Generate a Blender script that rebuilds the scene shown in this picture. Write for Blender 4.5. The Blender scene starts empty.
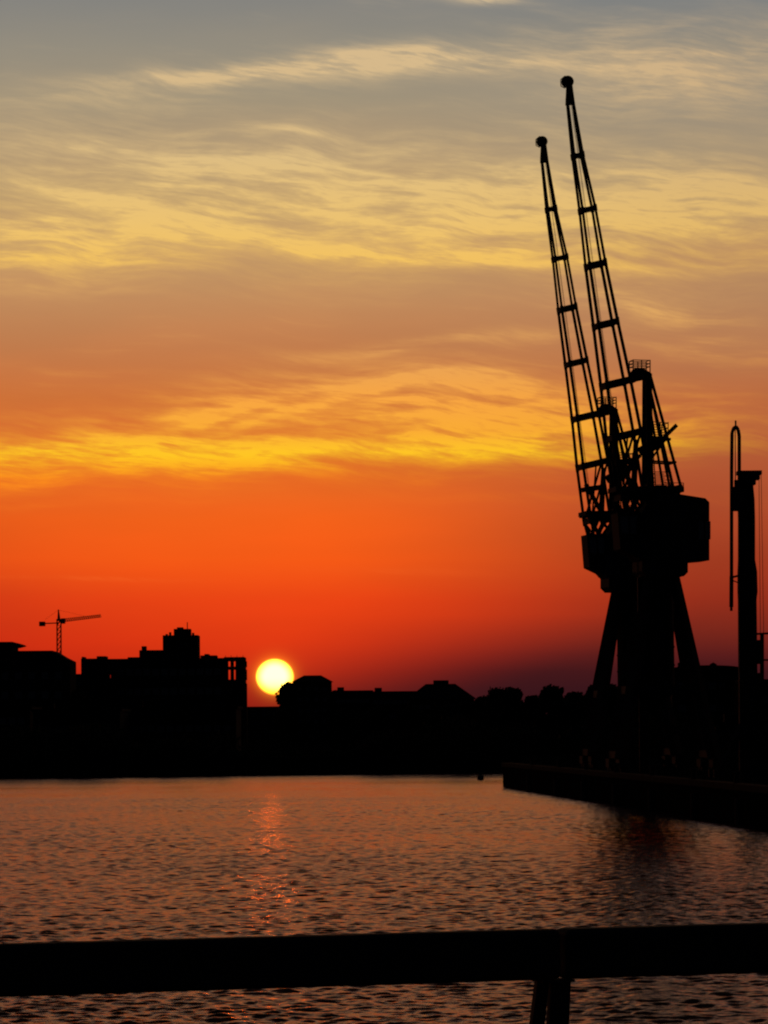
import bpy, math, random
import numpy as np
from mathutils import Vector, Matrix
R = math.radians
S = bpy.context.scene
C = S.collection

# ------------------------------------------------------------------ camera
F = 4100.0; HZ = 730.0; EYE = 4.5
cam = bpy.data.cameras.new('camera'); camo = bpy.data.objects.new('camera', cam); C.objects.link(camo)
S.camera = camo
S.render.resolution_x = 768; S.render.resolution_y = 1024
cam.sensor_fit = 'VERTICAL'; cam.sensor_height = 36; cam.lens = F / 1024 * 36
cam.clip_start = 0.1; cam.clip_end = 20000
PITCH = math.atan((HZ - 512) / F)
CM = Matrix.Translation((0, 0, EYE)) @ Matrix.Rotation(R(90) + PITCH, 4, 'X') @ Matrix.Rotation(R(-0.5), 4, 'Z')
camo.matrix_world = CM
CR = CM.to_3x3()

def P(x, y, D):
    """world point seen at photo pixel (x, y) at distance D along +Y"""
    d = CR @ Vector(((x - 384) / F, (512 - y) / F, -1))
    return Vector((0, 0, EYE)) + d * (D / d.y)

def PZ(x, D):
    """pixel column x on plane Y = D (at the horizon) -> world X"""
    return P(x, HZ, D).x

# ------------------------------------------------------------------ sky
SUN_AZ = (275 - 384) / F; SUN_EL = (HZ + 1 - 677) / F
w = bpy.data.worlds.new('World'); S.world = w; w.use_nodes = True
nt = w.node_tree; nt.nodes.clear(); LK = nt.links.new
def N(t): return nt.nodes.new(t)
def val(sock, v):
    if isinstance(v, (int, float)): sock.default_value = v
    elif isinstance(v, tuple): sock.default_value = v
    else: LK(v, sock)
def M(op, a, b=None, c=None, clamp=False):
    n = N('ShaderNodeMath'); n.operation = op; n.use_clamp = clamp
    val(n.inputs[0], a)
    if b is not None: val(n.inputs[1], b)
    if c is not None: val(n.inputs[2], c)
    return n.outputs[0]
def add(a, b): return M('ADD', a, b)
def sub(a, b): return M('SUBTRACT', a, b)
def mul(a, b): return M('MULTIPLY', a, b)
def ss(x, lo, hi, a=0.0, b=1.0):
    n = N('ShaderNodeMapRange'); n.interpolation_type = 'SMOOTHSTEP'
    val(n.inputs[0], x); n.inputs[1].default_value = lo; n.inputs[2].default_value = hi
    n.inputs[3].default_value = a; n.inputs[4].default_value = b
    return n.outputs[0]
def lin(c):
    return tuple(((v / 255) / 12.92 if v / 255 <= .04045 else ((v / 255 + .055) / 1.055) ** 2.4) for v in c) + (1,)
def mixc(f, a, b, mode='MIX'):
    n = N('ShaderNodeMix'); n.data_type = 'RGBA'; n.blend_type = mode
    val(n.inputs[0], f); val(n.inputs[6], a); val(n.inputs[7], b)
    return n.outputs[2]
def comb(x, y, z=0.0):
    n = N('ShaderNodeCombineXYZ'); val(n.inputs[0], x); val(n.inputs[1], y); val(n.inputs[2], z); return n.outputs[0]
def noise(v, sc, det=5, rough=.55, dist=0):
    n = N('ShaderNodeTexNoise'); LK(v, n.inputs['Vector']); n.inputs['Scale'].default_value = sc
    n.inputs['Detail'].default_value = det; n.inputs['Roughness'].default_value = rough
    n.inputs['Distortion'].default_value = dist
    return n.outputs['Fac']

tc = N('ShaderNodeTexCoord'); sp = N('ShaderNodeSeparateXYZ'); LK(tc.outputs['Generated'], sp.inputs[0])
dx, dy, dz = sp.outputs
el = M('MULTIPLY', M('ARCSINE', dz), 4100.0)           # elevation, 1 unit = 1/4100 rad
az = M('MULTIPLY', M('ARCTAN2', dx, dy), 4100.0)
X = add(az, 384.0)
Y = add(sub(HZ, el), mul(az, -0.0))                        # "height" of the sky band
Y = sub(Y, mul(az, .0087))
def ramp(stops):
    n = N('ShaderNodeValToRGB'); LK(M('DIVIDE', sub(HZ + 10, Y), 1100.0, clamp=True), n.inputs[0])
    cr = n.color_ramp; cr.interpolation = 'LINEAR'
    stops = sorted((((HZ + 10 - y) / 1100.0), c) for y, c in stops)
    while len(cr.elements) < len(stops): cr.elements.new(1.0)
    for e, (p, c) in zip(cr.elements, stops): e.position = p; e.color = lin(c)
    return n.outputs[0]
rampL = ramp([(735, (70, 12, 12)), (708, (150, 22, 16)), (690, (172, 30, 16)), (668, (198, 42, 17)), (640, (214, 52, 18)), (600, (226, 65, 20)),
              (560, (240, 88, 22)), (520, (238, 96, 26)), (480, (224, 102, 36)), (440, (214, 106, 46)), (400, (202, 112, 56)),
              (350, (192, 123, 76)), (300, (190, 137, 92)), (250, (188, 148, 104)), (200, (178, 148, 108)), (150, (170, 147, 116)),
              (100, (158, 145, 122)), (50, (145, 139, 126)), (0, (132, 131, 127)), (-60, (98, 76, 62)), (-150, (50, 31, 23)), (-350, (24, 15, 12))])
rampR = ramp([(735, (38, 16, 22)), (690, (52, 20, 26)), (672, (62, 22, 26)), (655, (88, 28, 27)), (635, (116, 37, 27)), (600, (146, 46, 27)),
              (560, (158, 58, 32)), (520, (166, 70, 40)), (480, (174, 82, 48)), (440, (178, 92, 56)), (400, (182, 103, 62)),
              (350, (180, 120, 80)), (300, (178, 130, 92)), (250, (178, 136, 98)), (200, (172, 144, 108)), (150, (162, 144, 118)),
              (100, (150, 140, 124)), (50, (138, 134, 124)), (0, (124, 127, 128)), (-60, (96, 75, 62)), (-150, (49, 31, 23)), (-350, (24, 15, 12))])
fR = ss(sub(add(X, 135), M('MINIMUM', M('MAXIMUM', mul(sub(692, Y), 2.9), 0.0), 225.0)), 220, 640)
sky = mixc(fR, rampL, rampR)
sky = mixc(mul(ss(X, 190, -160), mul(ss(Y, 440, 600), .8)), sky, mixc(1.0, sky, (.66, .60, 1.1, 1), 'MULTIPLY'))
# broad soft mottling of the clear sky
uv = comb(mul(X, 1 / 260), mul(add(Y, mul(X, .04)), 1 / 60))
mott = noise(uv, 1.0, 3, .5)
sky = mixc(mul(ss(mott, .3, .75), .22), sky, mixc(1.0, sky, (1.35, 1.18, 1.0, 1), 'MULTIPLY'))
# cirrus
warp = noise(comb(mul(X, 1 / 130), mul(Y, 1 / 90)), 1.0, 1, .5)
wY = add(Y, mul(sub(warp, .5), 30))
fib = noise(comb(mul(X, 1 / 150), mul(add(wY, mul(X, -.07)), 1 / 17)), 1.0, 8, .60, 0)
fib2 = noise(comb(mul(add(X, mul(wY, .8)), 1 / 120), mul(add(wY, mul(X, -.20)), 1 / 15), 3.3), 1.0, 8, .62, 0)
def stroke(x0, y0, Lh, th, slope=0., curv=0., st=1., wamt=40):
    d = sub(X, float(x0))
    yc = add(add(float(y0), mul(d, slope)), mul(mul(d, d), curv))
    yy = M('DIVIDE', sub(add(Y, mul(sub(warp, .5), float(wamt))), yc), float(th))
    xx = M('DIVIDE', d, float(Lh))
    g = M('EXPONENT', mul(add(mul(yy, yy), mul(xx, xx)), -1.0))
    return mul(g, st)
def total(lst):
    t = lst[0]
    for s_ in lst[1:]: t = add(t, s_)
    return t
soft = total([
    stroke(270, 450, 330, 26, -.035, 0, .75),
    stroke(430, 408, 160, 34, .0, 0, .95),
    stroke(590, 425, 170, 30, .02, 0, .45),
    stroke(180, 420, 120, 20, -.25, 0, .7),
    stroke(80, 470, 200, 20, -.03, 0, .5),
    stroke(300, 195, 240, 52, .12, 0, .85),
    stroke(560, 215, 260, 55, .05, 0, .6),
    stroke(60, 250, 170, 34, .02, 0, .75),
    stroke(700, 205, 170, 34, .1, 0, .55),
    stroke(690, 75, 150, 45, .25, 0, .6),
    stroke(730, 350, 80, 13, .05, 0, .9),
    stroke(650, 308, 90, 12, .12, 0, .75),
    stroke(440, 342, 150, 8, -.09, 0, .65),
    stroke(100, 95, 110, 14, -.05, 0, .30)])
hard = total([
    stroke(330, 402, 90, 5, -.24, .0004, .75, 14), stroke(430, 376, 80, 5, -.10, .0006, .65, 14),
    stroke(235, 412, 70, 5, -.28, 0, .55, 14), stroke(505, 388, 70, 4, .12, 0, .55, 14), stroke(470, 424, 90, 5, .10, 0, .45, 14),
    stroke(300, 134, 60, 5, .10, .0008, .45, 14), stroke(190, 165, 120, 6, .13, .0002, .5, 14), stroke(430, 190, 120, 5, .24, -.0003, .5, 14),
    stroke(330, 214, 110, 5, .20, 0, .55, 14), stroke(80, 262, 110, 5, .05, 0, .5, 14), stroke(660, 158, 90, 5, .30, .0004, .45, 14),
    stroke(610, 268, 100, 5, .10, 0, .4, 14),
    stroke(225, 453, 110, 9, -.06, 0, 1.0, 20),
    stroke(420, 452, 130, 6, .03, 0, .55, 20),
    stroke(440, 385, 130, 8, -.02, 0, .5, 26),
    stroke(110, 205, 130, 8, .20, 0, .75, 20),
    stroke(300, 246, 190, 9, .11, -.00012, .95, 16),
    stroke(480, 262, 120, 7, .03, 0, .45, 16),
    stroke(640, 200, 190, 9, .06, 0, .45, 20),
    stroke(700, 240, 120, 7, .15, 0, .35, 20),
    stroke(385, 62, 105, 13, -.02, .0003, 1.15, 22),
    stroke(215, 78, 100, 9, -.08, 0, .85, 22),
    stroke(490, 1, 30, 6, 0, 0, 1.1, 6),
    stroke(110, 579, 95, 2.4, .01, 0, .34, 6),
    stroke(380, 572, 120, 4, .01, 0, .14, 10),
    stroke(60, 505, 160, 4, -.02, 0, .2, 14),
    stroke(600, 500, 160, 6, .02, 0, .12, 14),
    stroke(590, 66, 160, 14, .06, 0, .5, 30),
    stroke(700, 180, 130, 7, .32, 0, .4, 20)])
patch = noise(comb(mul(add(X, mul(Y, .9)), 1 / 140), mul(wY, 1 / 38), 7.7), 1.0, 5, .6, 0)
fill = total([
    stroke(290, 190, 270, 48, .10, 0, .48),
    stroke(60, 235, 190, 40, .08, 0, .40),
    stroke(660, 205, 170, 50, .05, 0, .50),
    stroke(700, 70, 130, 34, -.22, 0, .50),
    stroke(330, 78, 240, 14, -.06, 0, .25),
    stroke(300, 440, 300, 34, -.05, 0, .34),
    stroke(430, 405, 170, 40, .0, 0, .40),
    stroke(60, 468, 160, 22, -.05, 0, .30)])
fib3 = noise(comb(mul(add(X, mul(wY, 1.6)), 1 / 95), mul(add(wY, mul(X, -.13)), 1 / 9), 5.1), 1.0, 6, .6, 0)
m1 = add(mul(mul(soft, ss(fib, .39, .61, .18, 1.0)), ss(patch, .34, .62, .40, 1.1)), mul(fill, mul(ss(patch, .28, .66, .55, 1.15), ss(fib3, .38, .62, .35, 1.25))))
m2 = mul(hard, ss(fib2, .40, .60, .34, 1.25))
gen = mul(mul(ss(fib, .5, .75), ss(mott, .42, .66)), ss(Y, 560, 420))
wisp = noise(comb(mul(add(X, mul(wY, 1.2)), 1 / 34), mul(add(wY, mul(X, -.16)), 1 / 4.5), 9.1), 1.0, 6, .65, 0)
cloud = mul(M('MINIMUM', add(add(m1, m2), mul(gen, .22)), 1.08), ss(wisp, .30, .62, .70, 1.10))
rampC = ramp([(735, (200, 60, 30)), (600, (240, 92, 34)), (520, (244, 112, 34)), (480, (250, 138, 30)), (455, (255, 200, 36)), (432, (250, 172, 52)),
              (400, (248, 166, 66)), (350, (228, 162, 90)), (300, (232, 178, 104)), (260, (243, 194, 98)), (220, (236, 194, 114)),
              (160, (222, 189, 130)), (100, (214, 184, 136)), (50, (214, 185, 140)), (0, (204, 182, 146)), (-200, (150, 140, 130)), (-350, (105, 105, 110))])
rampCc = mixc(mul(ss(X, 420, 768), .35), rampC, mixc(1.0, rampC, (.72, .66, .75, 1), 'MULTIPLY'))
sky = mixc(M('MINIMUM', cloud, 1.0), sky, rampCc)
# higher sky and the darker half behind the viewer
zen = mixc(ss(el, 1100, 5200), sky, (.010, .011, .017, 1))
front = ss(dy, -.25, .9)
allsky = mixc(front, (.008, .010, .017, 1), zen)
# glow and sun disc
sx = sub(X, 273.5); sy = M('DIVIDE', sub(Y, 677.0), .955)
rr = M('SQRT', add(mul(sx, sx), mul(sy, sy)))
glow = M('EXPONENT', mul(M('DIVIDE', rr, 95.0), -1.0))
halo = M('MINIMUM', M('EXPONENT', mul(sub(rr, 19.0), -1 / 4.0)), 1.0)
allsky = mixc(1.0, allsky, mixc(halo, (0, 0, 0, 1), (.40, .13, .008, 1)), 'ADD')
allsky = mixc(1.0, allsky, mixc(mul(glow, .12), (0, 0, 0, 1), (.85, .09, .004, 1)), 'ADD')
low = ss(Y, 676, 697)
disc_c = mixc(ss(rr, 9, 19), (6.0, 4.8, .80, 1), (4.0, 1.5, .10, 1))
disc_c = mixc(mul(low, .8), disc_c, (2.8, .85, .03, 1))
inside = ss(rr, 19.8, 17.2)
front_only = M('GREATER_THAN', dy, 0.0)
allsky = mixc(mul(inside, front_only), allsky, disc_c)
allsky = mixc(ss(dz, -.004, -.0005), (.004, .004, .006, 1), allsky)
bg = N('ShaderNodeBackground'); LK(allsky, bg.inputs[0]); bg.inputs[1].default_value = 1.0
wo = N('ShaderNodeOutputWorld'); LK(bg.outputs[0], wo.inputs[0])

# ------------------------------------------------------------------ sun
sl = bpy.data.lights.new('sun', 'SUN'); so = bpy.data.objects.new('sun', sl); C.objects.link(so)
sl.energy = 0.0050; sl.angle = R(.53); sl.color = (1.0, .12, .0)
so.rotation_euler = Vector((math.sin(SUN_AZ), math.cos(SUN_AZ), math.tan(SUN_EL))).to_track_quat('Z', 'Y').to_euler()
vs = S.view_settings
vs.view_transform = 'Standard'; vs.look = 'None'; vs.exposure = 0; vs.gamma = 1; vs.use_curve_mapping = False
S.render.engine = 'CYCLES'
S.cycles.pixel_filter_type = 'BLACKMAN_HARRIS'; S.cycles.filter_width = 2.1

# ------------------------------------------------------------------ materials
def mat(name, col, rough=.7, col2=None, scale=2., metal=0., bump=0., spec=.3):
    m = bpy.data.materials.new(name); m.use_nodes = True
    t = m.node_tree; b = t.nodes['Principled BSDF']
    b.inputs['Roughness'].default_value = rough; b.inputs['Metallic'].default_value = metal
    b.inputs['Specular IOR Level'].default_value = spec
    n = t.nodes.new('ShaderNodeTexNoise'); n.inputs['Scale'].default_value = scale; n.inputs['Detail'].default_value = 5
    co = t.nodes.new('ShaderNodeTexCoord'); t.links.new(co.outputs['Object'], n.inputs['Vector'])
    r = t.nodes.new('ShaderNodeValToRGB'); t.links.new(n.outputs['Fac'], r.inputs[0])
    c2 = col2 or tuple(v * .6 for v in col)
    r.color_ramp.elements[0].color = c2 + (1,); r.color_ramp.elements[1].color = col + (1,)
    r.color_ramp.elements[0].position = .38; r.color_ramp.elements[1].position = .62
    t.links.new(r.outputs[0], b.inputs['Base Color'])
    if bump:
        bp = t.nodes.new('ShaderNodeBump'); bp.inputs['Strength'].default_value = bump; bp.inputs['Distance'].default_value = .05
        t.links.new(n.outputs['Fac'], bp.inputs['Height']); t.links.new(bp.outputs[0], b.inputs['Normal'])
    return m
MT = dict(
    steel=mat('dark_crane_paint', (.012, .012, .014), .75, (.011, .008, .006), 1.2, spec=.08),
    steel2=mat('grey_crane_paint', (.016, .017, .019), .75, (.013, .010, .008), .8, spec=.08),
    glass=mat('dark_glass', (.015, .018, .02), .15, spec=.5),
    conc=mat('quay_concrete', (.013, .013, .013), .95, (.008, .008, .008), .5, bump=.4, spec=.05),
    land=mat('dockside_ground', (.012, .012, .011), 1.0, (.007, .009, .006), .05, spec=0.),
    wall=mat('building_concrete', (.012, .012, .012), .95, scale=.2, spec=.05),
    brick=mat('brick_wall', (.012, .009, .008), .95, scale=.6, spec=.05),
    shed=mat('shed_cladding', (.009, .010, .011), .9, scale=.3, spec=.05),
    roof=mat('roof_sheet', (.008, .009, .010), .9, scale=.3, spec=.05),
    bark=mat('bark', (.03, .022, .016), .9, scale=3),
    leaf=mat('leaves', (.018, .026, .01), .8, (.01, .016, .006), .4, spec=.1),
    rail=mat('dark_rail_paint', (.012, .012, .013), .65, scale=14, bump=.15, spec=.15),
    rubber=mat('black_rubber', (.012, .012, .012), .9, scale=3),
    pave=mat('promenade_paving', (.08, .078, .075), .9, scale=3),
    buoy=mat('buoy_paint', (.05, .012, .01), .6, scale=3),
)

# ------------------------------------------------------------------ mesh helpers
class MB:
    def __init__(s): s.v = []; s.f = []
    def hexa(s, pts):
        b = len(s.v); s.v += [tuple(p) for p in pts]
        s.f += [tuple(b + i for i in q) for q in ((0, 3, 2, 1), (4, 5, 6, 7), (0, 1, 5, 4), (1, 2, 6, 5), (2, 3, 7, 6), (3, 0, 4, 7))]
    def box(s, x0, x1, y0, y1, z0, z1):
        s.hexa([(x0, y0, z0), (x1, y0, z0), (x1, y1, z0), (x0, y1, z0), (x0, y0, z1), (x1, y0, z1), (x1, y1, z1), (x0, y1, z1)])
    def bar(s, a, b, w0, h0=None, w1=None, h1=None, up=(0, 0, 1)):
        a = Vector(a); b = Vector(b); h0 = h0 or w0; w1 = w1 or w0; h1 = h1 or h0
        d = (b - a).normalized(); u = Vector(up)
        if abs(d.dot(u)) > .98: u = Vector((0, 1, 0))
        r = d.cross(u).normalized(); u = r.cross(d).normalized()
        q = []
        for p, ww, hh in ((a, w0, h0), (b, w1, h1)):
            for sx_, sy_ in ((-1, -1), (1, -1), (1, 1), (-1, 1)):
                q.append(p + r * (sx_ * ww / 2) + u * (sy_ * hh / 2))
        s.hexa(q)
    def tube(s, a, b, r0, r1=None, n=8):
        a = Vector(a); b = Vector(b); r1 = r0 if r1 is None else r1
        d = (b - a).normalized(); u = Vector((0, 0, 1)) if abs(d.z) < .9 else Vector((0, 1, 0))
        x = d.cross(u).normalized(); y = d.cross(x)
        k = len(s.v)
        for p, rr_ in ((a, r0), (b, r1)):
            for i in range(n):
                t = 2 * math.pi * i / n; s.v.append(tuple(p + x * (rr_ * math.cos(t)) + y * (rr_ * math.sin(t))))
        for i in range(n):
            j = (i + 1) % n; s.f.append((k + i, k + j, k + n + j, k + n + i))
        s.f.append(tuple(k + i for i in reversed(range(n)))); s.f.append(tuple(k + n + i for i in range(n)))
    def path(s, pts, r, n=8):
        for a, b in zip(pts, pts[1:]): s.tube(a, b, r, r, n)
    def prism(s, poly, y0, y1):
        """polygon in (x, z) extruded along y"""
        n = len(poly); k = len(s.v)
        s.v += [(p[0], y0, p[1]) for p in poly] + [(p[0], y1, p[1]) for p in poly]
        s.f.append(tuple(range(k, k + n))); s.f.append(tuple(reversed(range(k + n, k + 2 * n))))
        for i in range(n):
            j = (i + 1) % n; s.f.append((k + i, k + n + i, k + n + j, k + j))
    def build(s, name, m, parent=None, smooth=False, bevel=0):
        me = bpy.data.meshes.new(name); me.from_pydata(s.v, [], s.f); me.materials.append(m)
        import bmesh
        bm = bmesh.new(); bm.from_mesh(me); bmesh.ops.recalc_face_normals(bm, faces=bm.faces)
        bm.to_mesh(me); bm.free()
        if smooth: me.shade_smooth()
        o = bpy.data.objects.new(name, me); C.objects.link(o)
        if parent: o.parent = parent
        if bevel:
            md = o.modifiers.new('bevel', 'BEVEL'); md.width = bevel; md.segments = 3
        return o
def empty(name, loc, label, cat, group=None, rz=0):
    o = bpy.data.objects.new(name, None); C.objects.link(o); o.location = loc; o.rotation_euler.z = rz
    return tag(o, label, cat, group)
def tag(o, label, cat, group=None):
    o['label'] = label; o['category'] = cat
    if group: o['group'] = group
    return o
def structure(o): o['kind'] = 'structure'; return o

# ------------------------------------------------------------------ water (real waves, finer near the viewer)
def make_water():
    rng = np.random.RandomState(5)
    rows = [8.0]
    while rows[0:] and rows[-1] < 452:
        d = rows[-1]; rows.append(d + max(.05 if d > 45 else .35, .0009 * d) if d > 45 else d + .5)
    rows = np.array([-60., -20.] + rows)
    t = np.linspace(-1, 1, 560)
    xs_rel = t
    Yg = rows[:, None] * np.ones(len(t))[None, :]
    half = np.maximum(.1 * rows, 2) + 6
    Xg = half[:, None] * xs_rel[None, :]
    outer = np.array([-600., -200., -70.])
    Xg = np.concatenate([np.repeat(outer[None, :], len(rows), 0), Xg, np.repeat(-outer[::-1][None, :], len(rows), 0)], 1)
    Yg = rows[:, None] * np.ones(Xg.shape[1])[None, :]
    Z = np.zeros_like(Xg)
    dY = np.gradient(rows)[:, None]; dX = (half / 280)[:, None]
    n = 130
    lam = np.exp(rng.uniform(math.log(.16), math.log(.95), n))
    ang = rng.normal(math.pi / 2 + .3, 1.0, n)
    rms = 0.185
    for l, a in zip(lam, ang):
        k = 2 * math.pi / l; kx, ky = k * math.cos(a), k * math.sin(a)
        slope = rms * math.sqrt(2 / n) * (1.0 if l < 1.3 else .5)
        eff = np.clip((2 * math.pi / (np.abs(ky) * dY + np.abs(kx) * dX + 1e-6) - 2.1) / 1.6, 0, 1)
        Z += eff * (slope / k) * np.sin(kx * Xg + ky * Yg + rng.uniform(0, 6.28))
    fade = np.clip((np.abs(Xg) - 60) / 10, 0, 1); Z *= 1 - fade
    # gusts: calmer and rougher patches
    g = .78 + .22 * np.sin(Yg * .045 + 1.5 * np.sin(Xg * .07)) * np.sin(Xg * .11 + Yg * .02 + 1)
    Z *= g
    nr, nc = Xg.shape
    co = np.stack([Xg, Yg, Z], -1).reshape(-1, 3).astype(np.float32)
    idx = np.arange(nr * nc).reshape(nr, nc)
    q = np.stack([idx[:-1, :-1], idx[:-1, 1:], idx[1:, 1:], idx[1:, :-1]], -1).reshape(-1, 4)
    me = bpy.data.meshes.new('water')
    me.vertices.add(len(co)); me.vertices.foreach_set('co', co.ravel())
    me.loops.add(q.size); me.loops.foreach_set('vertex_index', q.ravel().astype(np.int32))
    me.polygons.add(len(q)); me.polygons.foreach_set('loop_start', np.arange(0, q.size, 4, dtype=np.int32))
    me.update(); me.validate(); me.shade_smooth()
    m = bpy.data.materials.new('dock_water'); m.use_nodes = True; t_ = m.node_tree; b = t_.nodes['Principled BSDF']
    b.inputs['Base Color'].default_value = (.010, .006, .004, 1); b.inputs['Roughness'].default_value = .24; b.inputs['IOR'].default_value = 1.33
    co_ = t_.nodes.new('ShaderNodeTexCoord'); nz = t_.nodes.new('ShaderNodeTexNoise'); nz.inputs['Scale'].default_value = 5.0; nz.inputs['Detail'].default_value = 4
    bp = t_.nodes.new('ShaderNodeBump'); bp.inputs['Strength'].default_value = .38; bp.inputs['Distance'].default_value = .05
    t_.links.new(co_.outputs['Object'], nz.inputs['Vector']); t_.links.new(nz.outputs['Fac'], bp.inputs['Height']); t_.links.new(bp.outputs[0], b.inputs['Normal'])
    # dark brown water body; the gloss colour itself darkens and reddens the sky reflection
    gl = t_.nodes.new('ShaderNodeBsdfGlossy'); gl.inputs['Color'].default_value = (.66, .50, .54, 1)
    fr = t_.nodes.new('ShaderNodeFresnel'); fr.inputs['IOR'].default_value = 1.33
    df = t_.nodes.new('ShaderNodeBsdfDiffuse'); df.inputs['Color'].default_value = (.012, .008, .005, 1)
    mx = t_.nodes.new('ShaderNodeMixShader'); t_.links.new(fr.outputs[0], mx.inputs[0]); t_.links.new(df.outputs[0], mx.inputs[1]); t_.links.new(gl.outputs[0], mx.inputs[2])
    t_.links.new(bp.outputs[0], gl.inputs['Normal']); t_.links.new(bp.outputs[0], fr.inputs['Normal'])
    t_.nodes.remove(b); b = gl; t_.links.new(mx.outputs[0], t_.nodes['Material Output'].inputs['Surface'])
    # wind lanes: long patches of smoother and rougher water
    mp = t_.nodes.new('ShaderNodeMapping'); mp.inputs['Scale'].default_value = (.03, .05, 1); mp.inputs['Rotation'].default_value = (0, 0, .06)
    n2 = t_.nodes.new('ShaderNodeTexNoise'); n2.inputs['Scale'].default_value = 1.0; n2.inputs['Detail'].default_value = 5
    mr = t_.nodes.new('ShaderNodeMapRange'); mr.inputs[1].default_value = .35; mr.inputs[2].default_value = .65; mr.inputs[3].default_value = .10; mr.inputs[4].default_value = .17
    t_.links.new(co_.outputs['Object'], mp.inputs[0]); t_.links.new(mp.outputs[0], n2.inputs['Vector']); t_.links.new(n2.outputs['Fac'], mr.inputs[0]); t_.links.new(mr.outputs[0], b.inputs['Roughness'])
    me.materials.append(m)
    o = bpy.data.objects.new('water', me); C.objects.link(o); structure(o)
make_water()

# ------------------------------------------------------------------ land
QZ = 1.7
def slab(name, poly, z0, z1, m):
    b = MB(); n = len(poly)
    b.v += [(x, y, z0) for x, y in poly] + [(x, y, z1) for x, y in poly]
    b.f.append(tuple(reversed(range(n)))); b.f.append(tuple(range(n, 2 * n)))
    for i in range(n):
        j = (i + 1) % n; b.f.append((i, j, n + j, n + i))
    return structure(b.build(name, m))
def PW(x, y, z=0.):
    """point of the horizontal plane z seen at photo pixel (x, y)"""
    d = CR @ Vector(((x - 384) / F, (512 - y) / F, -1)); return Vector((0, 0, EYE)) + d * ((z - EYE) / d.z)
TIP = PW(500.5, 785.5); QE = PW(768, 828)
def edge_x(D): return TIP.x + (TIP.y - D) * (QE.x - TIP.x) / (TIP.y - QE.y)
B0 = PW(2, 777.6); B1 = PW(478, 772.6); BS = (B1.y - B0.y) / (B1.x - B0.x)
def bank_y(x): return B0.y + max(x, -120) * BS - B0.x * BS
# far bank and the quay the cranes stand on: one ground sheet, reaching the horizon
slab('ground', [(-6000, bank_y(-120)), (-120, bank_y(-120)), (14.5, bank_y(14.5)), (TIP.x + 1.6, TIP.y + 3.2), (TIP.x + .7, TIP.y + 2.6), (TIP.x + .25, TIP.y + 1.4), (TIP.x + .2, TIP.y), (edge_x(60) + .2, 60), (400, 60), (6000, 400), (6000, 9000), (-6000, 9000)], -3, QZ, MT['land'])
# quay wall copings, butted along the edge
b = MB()
e0 = Vector((edge_x(60), 60, 0)); e1 = Vector((edge_x(TIP.y - .5), TIP.y - .5, 0)); dd = (e1 - e0).normalized()
k = 0.0; Lq = (e1 - e0).length
while k < Lq - 2:
    a = e0 + dd * k; c = e0 + dd * min(k + 2.96, Lq)
    b.bar((a.x + .4, a.y, QZ - .02), (c.x + .4, c.y, QZ - .02), .8, .3); k += 3.0
structure(b.build('quay', MT['conc']))
b = MB()
xx = -160.0
while xx < 8:
    if xx >= -120: b.bar((xx, bank_y(xx) + .2, QZ - .06), (xx + 3.96, bank_y(xx + 3.96) + .2, QZ - .06), .9, .36)
    xx += 4
structure(b.build('quay_edge', MT['conc']))
slab('promenade', [(-60, -40), (60, -40), (60, 6.05), (-60, 6.75)], -1.5, 3.02, MT['pave'])

def copy_tree(o, parent=None):
    c = o.copy(); C.objects.link(c)
    if parent: c.parent = parent
    for ch in list(o.children): copy_tree(ch, c)
    return c

# ------------------------------------------------------------------ quay cranes
XA, DA = None, 261.0
baseA = P(662.5, 771.5, DA); baseA.z = QZ
ALPHA = R(9); ca, sa = math.cos(ALPHA), math.sin(ALPHA)
QD = Vector((-.0566, .998, 0)).normalized(); QP = Vector((.998, .0566, 0)).normalized()

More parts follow.
